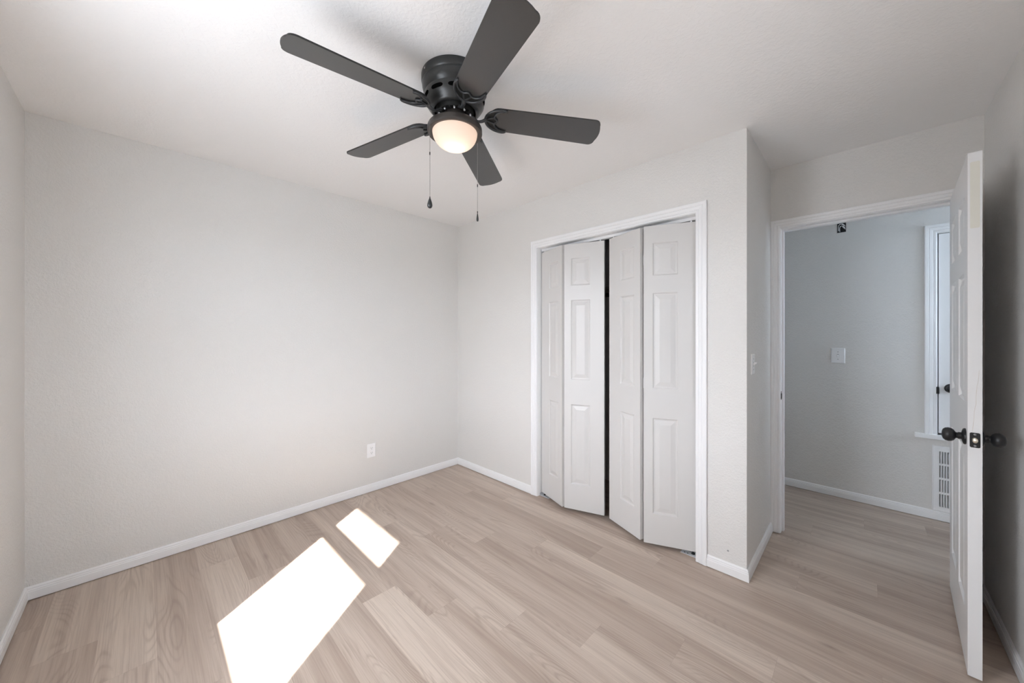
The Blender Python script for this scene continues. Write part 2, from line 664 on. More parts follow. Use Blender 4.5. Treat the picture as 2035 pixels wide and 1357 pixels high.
# closet end wall (dark inside) and hall walls
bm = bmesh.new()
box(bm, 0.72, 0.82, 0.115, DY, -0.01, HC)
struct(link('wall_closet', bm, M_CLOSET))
VX0, VX1, VZ0, VZ1 = 3.375, 3.645, 0.085, 0.51
UX0, UX1, UZ0, UZ1 = 3.375, 3.985, 0.612, 2.056     # utility door clear opening
holed_wall('wall_hall', M_WALL, 'x', 0.0, XMAX, -0.01, HC, GY, GY + 0.10,
           [(UX0, UX1, UZ0, UZ1), (VX0, VX1, VZ0, VZ1)])
holed_wall('wall_hall_end', M_WALL, 'y', DY, YMAX + 0.1, -0.01, HC, XMAX, XMAX + 0.12, [(0.95, 1.60, 1.32, 2.27)])
bm = bmesh.new()
box(bm, 1.2, 1.3, DY + 0.115, GY, -0.01, HC)
struct(link('wall_hall_left', bm, M_WALL))
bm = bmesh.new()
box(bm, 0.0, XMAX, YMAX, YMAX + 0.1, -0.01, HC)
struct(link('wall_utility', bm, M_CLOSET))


# ------------------------------------------------------------------ baseboards
BASE = [(0, 0), (0.0125, 0), (0.0125, 0.038), (0.0112, 0.0405), (0.0112, 0.047), (0.0085, 0.050), (0.0085, 0.0565), (0.0055, 0.0605), (0.004, 0.063), (0, 0.063)]


def base_run(bm, p0, p1, nrm, m0=0, m1=0, z=0.004):
    """Extrude the baseboard profile from p0 to p1; m = +1 outside mitre, -1 inside mitre."""
    p0, p1, n = Vector((*p0, 0)), Vector((*p1, 0)), Vector((*nrm, 0))
    d = (p1 - p0).normalized()
    A = [bm.verts.new(p0 + n * t - d * (t * m0) + Vector((0, 0, zz + z))) for t, zz in BASE]
    B = [bm.verts.new(p1 + n * t + d * (t * m1) + Vector((0, 0, zz + z))) for t, zz in BASE]
    k = len(BASE)
    for i in range(k):
        bm.faces.new((A[i], A[(i + 1) % k], B[(i + 1) % k], B[i]))
    bm.faces.new(A[::-1])
    bm.faces.new(B)


def base(name, *a):
    bm = bmesh.new()
    base_run(bm, *a)
    struct(link(name, bm, M_TRIM))


CW = 0.060
base('baseboard_left', (0, LA), (0, 0), (1, 0), -1, -1)
base('baseboard_back', (0, 0), (CL0 - CW, 0), (0, -1), -1, 0)
base('baseboard_back', (CL1 + CW, 0), (BX, 0), (0, -1), 0, 1)
base('baseboard_nook', (BX, 0), (BX, DY), (1, 0), 1, 0)
base('baseboard_right', (EX, LA), (EX, DY), (-1, 0), -1, 0)
base('baseboard_near', (0, LA), (EX, LA), (0, 1), -1, -1)
base('baseboard_hall', (1.3, GY), (XMAX, GY), (0, -1), 0, 0)


# ------------------------------------------------------------------ casings (trim)
CASE = [(0, 0), (0, 0.009), (0.004, 0.0115), (0.013, 0.0115), (0.016, 0.0095), (0.019, 0.0125), (0.034, 0.0145), (0.037, 0.0125), (0.040, 0.0155), (0.056, 0.0165), (0.060, 0.0145), (0.060, 0)]


def casing_u(bm, x0, x1, zt, y, s, zb=0.0, ws=1.0):
    """U-shaped mitred casing on plane y; s = sign of the outward normal on y."""
    k = len(CASE)

    def ring(fn):
        return [bm.verts.new(fn(w * ws, t)) for w, t in CASE]
    secs = [ring(lambda w, t: (x0 - w, y + s * t, zb)), ring(lambda w, t: (x0 - w, y + s * t, zt + w)),
            ring(lambda w, t: (x1 + w, y + s * t, zt + w)), ring(lambda w, t: (x1 + w, y + s * t, zb))]
    for A, B in zip(secs, secs[1:]):
        for i in range(k):
            bm.faces.new((A[i], A[(i + 1) % k], B[(i + 1) % k], B[i]))
    bm.faces.new(secs[0][::-1])
    bm.faces.new(secs[-1])


def jamb(bm, x0, x1, zt, y0, y1, t=0.016, zb=0.0):
    box(bm, x0 - t, x0, y0, y1, zb, zt + t)
    box(bm, x1, x1 + t, y0, y1, zb, zt + t)
    box(bm, x0, x1, y0, y1, zt, zt + t)


bm = bmesh.new()
casing_u(bm, CL0 - 0.002, CL1 + 0.002, CLT + 0.002, 0.0, -1, 0.003)
jamb(bm, CL0, CL1, CLT, 0.0, 0.115, 0.0155, 0.0)
struct(link('trim_1', bm, M_TRIM), 'white moulded casing around the folding closet doors', 'door casing')

bm = bmesh.new()
casing_u(bm, DX0 - 0.003, DX1 + 0.003, DT + 0.003, DY, -1, 0.006, 0.86)
casing_u(bm, DX0 - 0.003, DX1 + 0.003, DT + 0.003, DY + 0.115, 1, 0.006)
jamb(bm, DX0, DX1, DT, DY, DY + 0.115, 0.0175, 0.004)
box(bm, DX0, DX0 + 0.011, DY + 0.042, DY + 0.076, 0.004, DT)
box(bm, DX1 - 0.011, DX1, DY + 0.042, DY + 0.076, 0.004, DT)
box(bm, DX0 + 0.011, DX1 - 0.011, DY + 0.042, DY + 0.076, DT - 0.011, DT)
trim2 = struct(link('trim_2', bm, M_TRIM), 'white casing and jamb of the open hall doorway', 'door casing')
# strike plate let into the jamb
t = bmesh.new()
ring = []
for k in range(24):
    a = 2 * math.pi * k / 24
    yy = 0.010 * math.copysign(abs(math.cos(a)) ** 0.6, math.cos(a))
    zz = 0.029 * math.copysign(abs(math.sin(a)) ** 0.6, math.sin(a))
    ring.append((DY + 0.014 + yy, 0.920 + zz))
A = [t.verts.new((DX0 - 0.001, y, z)) for y, z in ring]
B = [t.verts.new((DX0 + 0.0016, y, z)) for y, z in ring]
t.faces.new(A[::-1])
t.faces.new(B)
for i in range(24):
    t.faces.new((A[i], A[(i + 1) % 24], B[(i + 1) % 24], B[i]))
box(t, DX0 - 0.001, DX0 + 0.005, DY + 0.0005, DY + 0.012, 0.900, 0.936)
sp_ = link('strike_plate', t, M_BLACK, trim2)
sp_['label'] = 'black strike plate'

bm = bmesh.new()
casing_u(bm, UX0, UX1, UZ1, GY, -1, 0.612)
bevel_box(bm, UX0 - 0.107, UX1 + 0.107, GY - 0.030, GY + 0.02, 0.580, 0.612, 0.003)
box(bm, UX0 - 0.0005, UX0 + 0.004, GY + 0.0, GY + 0.09, 0.612, UZ1)
box(bm, UX1 - 0.004, UX1 + 0.0005, GY + 0.0, GY + 0.09, 0.612, UZ1)
box(bm, UX0, UX1, GY + 0.0, GY + 0.09, UZ1 - 0.004, UZ1 + 0.0005)
struct(link('trim_3', bm, M_TRIM), 'white casing with a sill ledge on the hall wall', 'door casing')


# ------------------------------------------------------------------ raised-panel door leaves
def leaf(bm, a, b, nrm, z0, z1, thick, cols, rows, both=False, prof=((0, 0), (0.006, -0.0065), (0.013, -0.0075), (0.040, -0.0012)), u_end=None):
    """Slab whose front face runs a->b (xy) with outward normal nrm; raised panels cols x rows on it."""
    a, b, n = Vector((*a, 0)), Vector((*b, 0)), Vector((*nrm, 0)).normalized()
    e = (b - a)
    L = e.length
    e.normalize()
    us = sorted({0.0, L, *[c for p in cols for c in p]})
    zs = sorted({z0, z1, *[c for p in rows for c in p]})

    def P(u, d, z):
        return a + e * u + n * d + Vector((0, 0, z))
    cache = {}

    def V(u, d, z):
        k = (round(u, 5), round(d, 5), round(z, 5))
        if k not in cache:
            cache[k] = bm.verts.new(P(u, d, z))
        return cache[k]

    def face(side):
        base_d = 0.0 if side > 0 else -thick
        for i in range(len(us) - 1):
            for k in range(len(zs) - 1):
                u0, u1, w0, w1 = us[i], us[i + 1], zs[k], zs[k + 1]
                isp = (u0, u1) in cols and (w0, w1) in rows
                if not isp or (side < 0 and not both):
                    bm.faces.new((V(u0, base_d, w0), V(u1, base_d, w0), V(u1, base_d, w1), V(u0, base_d, w1)))
                else:
                    loops = []
                    for ins, dep in prof:
                        ins = min(ins, (u1 - u0) * 0.42)
                        d = base_d + side * dep
                        loops.append([V(u0 + ins, d, w0 + ins), V(u1 - ins, d, w0 + ins), V(u1 - ins, d, w1 - ins), V(u0 + ins, d, w1 - ins)])
                    for A, B in zip(loops, loops[1:]):
                        for q in range(4):
                            bm.faces.new((A[q], A[(q + 1) % 4], B[(q + 1) % 4], B[q]))
                    bm.faces.new(loops[-1])
    face(1)
    face(-1)
    for i in range(len(us) - 1):
        for z in (z0, z1):
            bm.faces.new((V(us[i], 0, z), V(us[i + 1], 0, z), V(us[i + 1], -thick, z), V(us[i], -thick, z)))
    for k in range(len(zs) - 1):
        for u in (0.0, us[-1]):
            bm.faces.new((V(u, 0, zs[k]), V(u, 0, zs[k + 1]), V(u, -thick, zs[k + 1]), V(u, -thick, zs[k])))
    return L, e, n


def perp(a, b):
    d = Vector((b[0] - a[0], b[1] - a[1])).normalized()
    return (d.y, -d.x)      # to the right of a->b, towards the room for a left-to-right run


ROWS = [(0.214, 0.808), (0.993, 1.586), (1.694, 1.897)]
BZ0, BZ1 = 0.026, 2.004
NAR, WID = [(0.113, 0.245)], [(0.053, 0.196)]


def bifold(name, label, A, Bv, pivot_left):
    o = bpy.data.objects.new(name, None)
    COL.objects.link(o)
    o.location = ((A[1][0] + Bv[0][0]) / 2, 0.0, 0.0)
    struct(o, label, 'folding door')
    for (p, q), cols in ((A, NAR), (Bv, WID)):
        t = bmesh.new()
        leaf(t, p, q, perp(p, q), BZ0, BZ1, 0.030, cols, ROWS)
        link('door_leaf', t, M_BIFOLD, o)
    # small painted butt hinges in the fold
    fx, fy = (A[1][0] + Bv[0][0]) / 2, (A[1][1] + Bv[0][1]) / 2 + 0.028
    for z in (0.30, 1.02, 1.80):
        t = bmesh.new()
        lathe(t, [(0.0, z - 0.032), (0.0042, z - 0.032), (0.0042, z + 0.032), (0.0, z + 0.032)], (fx, fy), 12)
        link('hinge', t, M_STEEL, o)
    # pivot and guide pins that ride in the overhead track
    for (p, q, f) in ((A[0], A[1], 0.10), (Bv[0], Bv[1], 0.90)):
        d = Vector((q[0] - p[0], q[1] - p[1]))
        n = Vector(perp(p, q))
        c = Vector(p) + d * f - n * 0.015
        t = bmesh.new()
        lathe(t, [(0.0, BZ1 - 0.004), (0.006, BZ1 - 0.004), (0.006, BZ1 + 0.008), (0.0035, BZ1 + 0.009), (0.0035, BZ1 + 0.014), (0.0, BZ1 + 0.014)], c, 14)
        link('pivot_pin', t, M_PLASTIC, o)
    return o


P1 = ((1.079, 0.045), (1.358, -0.050))
P2 = ((1.376, -0.046), (1.659, 0.051))
P3 = ((1.703, 0.044), (1.980, -0.064))
P4 = ((2.007, -0.070), (2.283, 0.048))
bifold('door_2', 'left pair of off-white folding closet door panels, slightly ajar', P1, P2, True)
bifold('door_3', 'right pair of off-white folding closet door panels, beside the nook corner', P3, P4, False)

# overhead track
bm = bmesh.new()
for (y0, y1, z0, z1) in ((0.048, 0.078, 2.0325, 2.0355), (0.048, 0.0505, 2.018, 2.0325), (0.0755, 0.078, 2.018, 2.0325), (0.048, 0.056, 2.0165, 2.018), (0.070, 0.078, 2.0165, 2.018)):
    box(bm, CL0 + 0.004, CL1 - 0.004, y0, y1, z0, z1)
tk = link('closet_track', bm, M_TRIM)
tk['label'] = 'white metal track under the closet door head'
tk['category'] = 'door track'
# floor pivot bracket by the right jamb
for side, px_, lab in ((1, CL1, 'small pale zinc bracket on the floor under the right folding door'), (-1, CL0, 'small pale zinc bracket on the floor at the left closet jamb')):
    pb = thing('pivot_bracket', lab, 'bracket', (px_ - side * 0.05, 0.055, 0))
    xs = sorted((px_ - side * 0.096, px_ - side * 0.003))
    bm = bmesh.new()
    bevel_box(bm, xs[0], xs[1], 0.026, 0.078, 0.0005, 0.0035, 0.0008, 1)
    xe = sorted((px_ - side * 0.0045, px_ - side * 0.0012))
    bevel_box(bm, xe[0], xe[1], 0.026, 0.078, 0.0005, 0.020, 0.0008, 1)
    link('base_plate', bm, M_ZINC, pb)
    bm = bmesh.new()
    lathe(bm, [(0, 0.0035), (0.010, 0.0035), (0.010, 0.008), (0.0055, 0.009), (0.0055, 0.0255), (0, 0.0255)], (px_ - side * 0.032, 0.055), 16)
    link('pivot_pin', bm, M_BLACK, pb)
    for k in (0.058, 0.076):
        bm = bmesh.new()
        lathe(bm, [(0, 0.0036), (0.0042, 0.0036), (0.0042, 0.0042), (0, 0.0042)], (px_ - side * k, 0.040), 12)
        link('slot', bm, M_SLOT, pb)

# closet shelf and rod seen through the gap
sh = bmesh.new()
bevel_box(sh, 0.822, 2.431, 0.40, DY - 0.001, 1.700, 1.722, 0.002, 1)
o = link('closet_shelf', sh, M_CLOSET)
o['label'] = 'shelf board inside the dark closet, seen between the folding doors'
o['category'] = 'shelf'
rd = bmesh.new()
axis_lathe(rd, [(0.0, 0), (0.016, 0), (0.016, 1.609), (0.0, 1.609)], (0.822, 0.42, 1.655), (1, 0, 0), 24)
o = link('closet_rod', rd, M_BLACK, None, 40)
o['label'] = 'dark hanging rod under the shelf inside the closet'
o['category'] = 'closet rod'


# ------------------------------------------------------------------ bedroom door (open)
def knob(parent, origin, axis, name='door_knob'):
    kb = bmesh.new()
    axis_lathe(kb, [(0, 0.062), (0.010, 0.0615), (0.019, 0.059), (0.0250, 0.053), (0.0275, 0.045), (0.0262, 0.037), (0.0215, 0.030), (0.0150, 0.0265), (0.0118, 0.0245), (0.0118, 0.020), (0.0135, 0.0195), (0.0135, 0.011), (0.0155, 0.0105), (0.0160, 0.0085), (0.0, 0.0085)], origin, axis, 40)
    o = link(name, kb, M_BLACK, parent, 50)
    o['label'] = 'black round knob'
    rb = bmesh.new()
    axis_lathe(rb, [(0.0, 0.0), (0.0315, 0.0), (0.0320, 0.0030), (0.0295, 0.0065), (0.0240, 0.0085), (0.0170, 0.0105), (0.0, 0.0105)], origin, axis, 40)
    link('rosette', rb, M_BLACK, o, 50)
    return o


da, db = (3.3235, 0.686), (3.2880, -0.036)
door1 = bpy.data.objects.new('door_1', None)
COL.objects.link(door1)
door1.location = (3.345, 0.686, 0)
struct(door1, 'white six-panel door standing open beside the right wall', 'door')
M_DOOR1 = paint('white_door_paint_worn', (0.80, 0.805, 0.81), 0.28, 0.08)
bmd = bmesh.new()
dn = (-(da[1] - db[1]), (da[0] - db[0]))
DZ0, DZ1, DTH = 0.010, 2.026, 0.0355
L, de, dnv = leaf(bmd, da, db, dn, DZ0, DZ1, DTH, [(0.105, 0.315), (0.410, 0.620)],
                  [(0.225, 0.865), (1.055, 1.575), (1.680, 1.885)], both=True,
                  prof=((0, 0), (0.007, -0.008), (0.015, -0.009), (0.045, -0.001)))
slab = link('door_leaf', bmd, M_DOOR1, door1)
KU, KZ = L - 0.060, 0.921


def dpt(u, d, z):
    return Vector((*da, 0)) + de * u + dnv * d + Vector((0, 0, z))


knob(door1, dpt(KU, 0, KZ), dnv)
knob(door1, dpt(KU, -DTH, KZ), -dnv)
# latch plate on the free edge, with bolt and screws


def edge_plate(bm, u, w, h, zc, r, t, seg=6):
    pts = []
    for cx, cz, a0 in ((w / 2 - r, h / 2 - r, 0), (-(w / 2 - r), h / 2 - r, 90), (-(w / 2 - r), -(h / 2 - r), 180), (w / 2 - r, -(h / 2 - r), 270)):
        for k in range(seg + 1):
            a = math.radians(a0 + 90 * k / seg)
            pts.append((cx + r * math.cos(a), cz + r * math.sin(a)))
    A = [bm.verts.new(dpt(u, -DTH / 2 + x, zc + z)) for x, z in pts]
    B = [bm.verts.new(dpt(u + t, -DTH / 2 + x, zc + z)) for x, z in pts]
    bm.faces.new(A)
    bm.faces.new(B)
    k = len(pts)
    for i in range(k):
        bm.faces.new((A[i], A[(i + 1) % k], B[(i + 1) % k], B[i]))


t = bmesh.new()
edge_plate(t, L - 0.001, 0.0255, 0.057, KZ, 0.005, 0.0026)
lp = link('latch_plate', t, M_BLACK, door1)
lp['label'] = 'black latch plate'
t = bmesh.new()
A = []
for u, wid in ((L + 0.001, 1.0), (L + 0.008, 1.0), (L + 0.0105, 0.75)):
    A.append([t.verts.new(dpt(u, -DTH / 2 + 0.0072 * wid * math.cos(k * math.pi / 8) - (0.0 if wid == 1 else 0.001), KZ + 0.0105 * wid * math.sin(k * math.pi / 8))) for k in range(16)])
for X, Y in zip(A, A[1:]):
    for k in range(16):
        t.faces.new((X[k], X[(k + 1) % 16], Y[(k + 1) % 16], Y[k]))
t.faces.new(A[0])
t.faces.new(A[-1])
link('latch_bolt', t, M_BRASS, lp, 50)
for dz in (0.0215, -0.0215):
    t = bmesh.new()
    axis_lathe(t, [(0, 0.001), (0.0036, 0.001), (0.0036, 0.0024), (0.0022, 0.0030), (0.0022, 0.0020), (0, 0.0020)], dpt(L, -DTH / 2, KZ + dz), de, 16)
    link('screw', t, M_GASKET, lp, 40)
# thin crack running up the free edge, and a filler patch near its top
t = bmesh.new()
cr = [(-0.0115, 0.952), (-0.0135, 0.975), (-0.0150, 1.000), (-0.0160, 1.030), (-0.0205, 1.062), (-0.0200, 1.085), (-0.0215, 1.110), (-0.0225, 1.128), (-0.0250, 1.142), (-0.0265, 1.165), (-0.0280, 1.190)]
tube(t, [dpt(L + 0.0001, d, z) for d, z in cr], [0.00012 + 0.00026 * (0.4 + 0.6 * math.sin(i * 1.3) ** 2) for i in range(len(cr))], 6)
ck = link('crack', t, new_mat('bare_wood_crack', (0.56, 0.49, 0.40), 0.8), door1)
ck['label'] = 'pale brown crack in the door edge'
t = bmesh.new()
edge_plate(t, L - 0.001, 0.0235, 0.255, 1.862, 0.004, 0.0013)
fp = link('filler_patch', t, new_mat('cream_filler', (0.74, 0.73, 0.66), 0.6), door1)
fp['label'] = 'cream filled strip on the door edge'
# hinges on the far edge
for z in (0.25, 1.02, 1.80):
    t = bmesh.new()
    lathe(t, [(0, z - 0.045), (0.006, z - 0.045), (0.006, z + 0.045), (0, z + 0.045)], (3.366, 0.690), 12)
    link('hinge', t, M_BLACK, door1, 40)

# ------------------------------------------------------------------ utility door in the hall
door4 = bpy.data.objects.new('door_4', None)
COL.objects.link(door4)
door4.location = (UX0 + 0.3, GY + 0.02, UZ0)
struct(door4, 'white flat utility closet door in the hall, above the air grille', 'door')
t = bmesh.new()
bevel_box(t, UX0 + 0.0095, UX1 - 0.008, GY + 0.004, GY + 0.038, UZ0 + 0.012, UZ1 - 0.009, 0.0015)
link('door_leaf', t, M_DOOR, door4)
knob(door4, (3.441, GY + 0.004, 0.948), (0, -1, 0))
t = bmesh.new()
bevel_box(t, UX0 - 0.004, UX0 + 0.0105, GY - 0.013, GY + 0.003, 0.905, 0.955, 0.003)
o = link('latch_plate', t, M_BLACK, door4)
o['label'] = 'black latch plate'

# ------------------------------------------------------------------ windows (one behind the camera, two added for daylight)


def window(name, label, u0, u1, z0, z1, rail, plane, axis, gz, glass=None):
    """Double-hung window. axis 'x': runs along x on plane y; 'y': runs along y on plane x. gz = glass margins."""
    o = bpy.data.objects.new(name, None)
    COL.objects.link(o)
    o.location = ((u0 + u1) / 2, plane, z0) if axis == 'x' else (plane, (u0 + u1) / 2, z0)
    struct(o, label, 'window')

    def bb(bm, a, b, t0, t1, c, d):
        if axis == 'x':
            box(bm, a, b, plane + t0, plane + t1, c, d)
        else:
            box(bm, plane + t0, plane + t1, a, b, c, d)
    m = gz
    t = bmesh.new()
    bb(t, u0 + .0005, u0 + m, -.012, .012, z0 + .0005, z1 - .0005)
    bb(t, u1 - m, u1 - .0005, -.012, .012, z0 + .0005, z1 - .0005)
    bb(t, u0 + m, u1 - m, -.012, .012, z0 + .0005, z0 + m + .006)
    bb(t, u0 + m, u1 - m, -.012, .012, z1 - m, z1 - .0005)
    bb(t, u0 + m, u1 - m, -.012, .012, rail[0], rail[1])
    link('window_frame', t, M_TRIM, o)
    for c, d in ((z0 + m + .006, rail[0]), (rail[1], z1 - m)):
        t = bmesh.new()
        bb(t, u0 + m, u1 - m, -.002, .002, c, d)
        link('pane', t, glass or M_GLASS, o)
    return o


window('window_1', 'white sash window in the wall behind the camera', WX0, WX1, WZ0, WZ1, (1.350, 1.454), -2.714, 'x', 0.055)
window('added_window_2', 'added white sash window at the far end of the hall, unseen daylight source', 0.95, 1.60, 1.32, 2.27, (1.78, 1.82), XMAX + 0.06, 'y', 0.04, M_GLASS_BLUE)  # added out of view to light the hall
window('added_window_3', 'added white sash window in the right wall beside the camera, unseen daylight source', -2.05, -1.55, 0.90, 2.05, (1.46, 1.51), EX + 0.06, 'y', 0.045)  # added out of view to even out the bedroom light
# unseen slabs added outside those windows to hold back direct sun
bm = bmesh.new()
box(bm, -0.5, EX + 0.1, LA - 0.10 - 0.685, LA - 0.101, 2.44, 2.50)
struct(link('added_eave', bm, M_TRIM))  # eave added to shade the top of the upper sash
bm = bmesh.new()
box(bm, XMAX + 0.121, XMAX + 1.9, 0.2, 2.6, 2.44, 2.50)
struct(link('added_sun_block_hall', bm, M_TRIM))  # added slab, keeps sun from entering at the hall end

bm = bmesh.new()
box(bm, EX + 0.116, EX + 1.9, -6.0, 0.65, 2.44, 2.50)
struct(link('added_sun_block_side', bm, M_TRIM))  # added slab, stops sun reaching the floor through the right wall

# ------------------------------------------------------------------ outlets, switches, box, grille


def plate_on(bm, cx, cz, w, h, place, th=0.0055, r=0.004):
    """Wall plate with a bevelled rim; place(u, d, z) -> world."""
    loops = []
    for ins, d in ((0, 0), (0, th * 0.45), (r * 0.6, th * 0.85), (r, th)):
        loops.append([bm.verts.new(place(cx + sx * (w / 2 - ins), d, cz + sz * (h / 2 - ins))) for sx, sz in ((-1, -1), (1, -1), (1, 1), (-1, 1))])
    for A, B in zip(loops, loops[1:]):
        for q in range(4):
            bm.faces.new((A[q], A[(q + 1) % 4], B[(q + 1) % 4], B[q]))
    bm.faces.new(loops[-1])
    bm.faces.new(loops[0][::-1])


def pbox(bm, place, u0, u1, d0, d1, z0, z1):
    v = [bm.verts.new(place(u, d, z)) for u in (u0, u1) for d in (d0, d1) for z in (z0, z1)]
    for f in ((0, 1, 3, 2), (4, 6, 7, 5), (0, 4, 5, 1), (2, 3, 7, 6), (0, 2, 6, 4), (1, 5, 7, 3)):
        bm.faces.new([v[i] for i in f])


# duplex outlet on the left wall
pl = lambda u, d, z: Vector((d, u, z))
oc = (-0.909, 0.348)
ot = thing('wall_outlet', 'white duplex electrical outlet low on the left wall', 'outlet', (0, oc[0], oc[1]))
t = bmesh.new()
plate_on(t, oc[0], oc[1], 0.072, 0.116, pl)
link('cover_plate', t, M_PLASTIC, ot)
for s in (1, -1):
    cz = oc[1] + s * 0.0195
    t = bmesh.new()
    n = 28
    pts = []
    for k in range(n):
        a = 2 * math.pi * k / n
        pts.append((0.0172 * math.cos(a), max(-0.0135, min(0.0135, 0.0172 * math.sin(a)))))
    A = [t.verts.new(pl(oc[0] + x, 0.005, cz + z)) for x, z in pts]
    B = [t.verts.new(pl(oc[0] + x, 0.0075, cz + z)) for x, z in pts]
    t.faces.new(B)
    t.faces.new(A)
    for i in range(n):
        t.faces.new((A[i], A[(i + 1) % n], B[(i + 1) % n], B[i]))
    rc = link('receptacle', t, M_PLASTIC, ot)
    t = bmesh.new()
    pbox(t, pl, oc[0] - 0.0075, oc[0] - 0.0055, 0.0070, 0.0078, cz - 0.001, cz + 0.007)
    pbox(t, pl, oc[0] + 0.0055, oc[0] + 0.0075, 0.0070, 0.0078, cz - 0.001, cz + 0.007)
    axis_lathe(t, [(0, 0), (0.0026, 0), (0.0026, 0.0008), (0, 0.0008)], pl(oc[0], 0.0070, cz - 0.0078), (1, 0, 0), 12)
    sl_ = link('slot', t, M_SLOT, rc)
    sl_['label'] = 'dark plug slots'
t = bmesh.new()
axis_lathe(t, [(0, 0.0052), (0.003, 0.0052), (0.003, 0.0066), (0.0, 0.0070)], pl(oc[0], 0, oc[1]), (1, 0, 0), 14)
link('screw', t, M_PLASTIC, ot)


def toggle_switch(label, place, n, u, z, w, h, loc, up=1):
    s = thing('light_switch', label, 'light switch', loc)
    t = bmesh.new()
    plate_on(t, u, z, w, h, place)
    link('cover_plate', t, M_PLASTIC, s)
    t = bmesh.new()
    pbox(t, place, u - 0.0052, u + 0.0052, 0.0050, 0.0062, z - 0.0120, z + 0.0120)
    c = link('toggle_collar', t, M_GASKET, s)
    t = bmesh.new()
    vs_ = []
    for d, zo, hw, hh in ((0.005, 0.0, 0.0042, 0.0085), (0.012, 0.0045 * up, 0.0040, 0.0058), (0.0215, 0.0095 * up, 0.0034, 0.0034)):
        vs_.append([t.verts.new(place(u + a * hw, d, z + zo + b * hh)) for a, b in ((-1, -1), (1, -1), (1, 1), (-1, 1))])
    for A, B in zip(vs_, vs_[1:]):
        for q in range(4):
            t.faces.new((A[q], A[(q + 1) % 4], B[(q + 1) % 4], B[q]))
    t.faces.new(vs_[0])
    t.faces.new(vs_[-1])
    link('toggle', t, M_PLASTIC, s)
    for dz in (0.030, -0.030):
        t = bmesh.new()
        axis_lathe(t, [(0, 0.0050), (0.0032, 0.0050), (0.0032, 0.0062), (0.0, 0.0066)], place(u, 0, z + dz), n, 14)
        link('screw', t, M_GASKET, s)
    return s


toggle_switch('white toggle switch on the nook wall, seen edge-on beside the doorway', lambda u, d, z: Vector((BX + d, u, z)), (1, 0, 0), 0.136, 1.160, 0.070, 0.115, (BX, 0.136, 1.16))
toggle_switch('white toggle switch with wide cover plate on the hall wall', lambda u, d, z: Vector((u, GY - d, z)), (0, -1, 0), 2.8475, 1.157, 0.086, 0.124, (2.8475, GY, 1.157), -1)

# open junction box with loose wires, high on the hall wall
jb = thing('junction_box', 'open black electrical box with loose white wires high on the hall wall', 'electrical box', (2.869, GY, 2.2025))
hp = lambda u, d, z: Vector((u, GY - d, z))
bx0, bx1, bz0, bz1 = 2.843, 2.896, 2.160, 2.246
t = bmesh.new()
pbox(t, hp, bx0, bx1, 0.0004, 0.0016, bz0, bz1)
link('box_body', t, M_BOX, jb)
t = bmesh.new()
for (u0, u1, z0, z1) in ((bx0, bx1, bz0, bz0 + 0.004), (bx0, bx1, bz1 - 0.004, bz1), (bx0, bx0 + 0.004, bz0, bz1), (bx1 - 0.004, bx1, bz0, bz1)):
    pbox(t, hp, u0, u1, 0.0016, 0.004, z0, z1)
link('box_rim', t, M_BOX, jb)
for k, path in enumerate((
        [(2.851, 2.172), (2.850, 2.195), (2.853, 2.216), (2.862, 2.226), (2.874, 2.224), (2.884, 2.214), (2.892, 2.205)],
        [(2.859, 2.166), (2.858, 2.188), (2.861, 2.203), (2.869, 2.210), (2.878, 2.204), (2.886, 2.192), (2.892, 2.181)])):
    t = bmesh.new()
    pts = smooth_path([hp(u, 0.008 + 0.004 * math.sin(i * 0.9), z) for i, (u, z) in enumerate(path)], 6)
    r = [0.0021 + (0.0030 if 0.62 < i / len(pts) < 0.86 else 0.0) for i in range(len(pts))]
    tube(t, pts, r, 8)
    w = link('wire', t, M_WIRE, jb, 60)
    w['label'] = 'white wire end'

# return-air grille
gr = thing('air_grille', 'white louvred return air grille above the hall baseboard', 'air vent', (3.51, GY, 0.30))
gx0, gx1, gz0, gz1 = 3.352, 3.668, 0.068, 0.533
t = bmesh.new()
loops = []
for ins, d in ((0, 0.0005), (0, 0.006), (0.005, 0.009), (0.010, 0.009), (0.0105, 0.0065)):
    loops.append([t.verts.new(hp(u, d, z)) for u, z in ((gx0 + ins, gz0 + ins), (gx1 - ins, gz0 + ins), (gx1 - ins, gz1 - ins), (gx0 + ins, gz1 - ins))])
for A, B in zip(loops, loops[1:]):
    for q in range(4):
        t.faces.new((A[q], A[(q + 1) % 4], B[(q + 1) % 4], B[q]))
# face sheet with slots: bars between
sx0, sx1 = 3.386, 3.634
rowsz = [(0.103, 0.193), (0.209, 0.295), (0.310, 0.396), (0.411, 0.496)]
pbox(t, hp, gx0 + 0.0105, sx0, 0.0050, 0.0065, gz0 + 0.0105, gz1 - 0.0105)
pbox(t, hp, sx1, gx1 - 0.0105, 0.0050, 0.0065, gz0 + 0.0105, gz1 - 0.0105)
zz = gz0 + 0.0105
for a, b_ in rowsz + [(gz1 - 0.0105, None)]:
    pbox(t, hp, sx0, sx1, 0.0050, 0.0065, zz, a)
    zz = b_ if b_ else zz
pitch = 0.0124
ns = int((sx1 - sx0) / pitch)
for i in range(ns):
    u = sx0 + 0.0070 + i * pitch
    for a, b_ in rowsz:
        pbox(t, hp, u, min(u + 0.0054, sx1), 0.0050, 0.0065, a, b_)
link('frame', t, M_TRIM, gr)
t = bmesh.new()
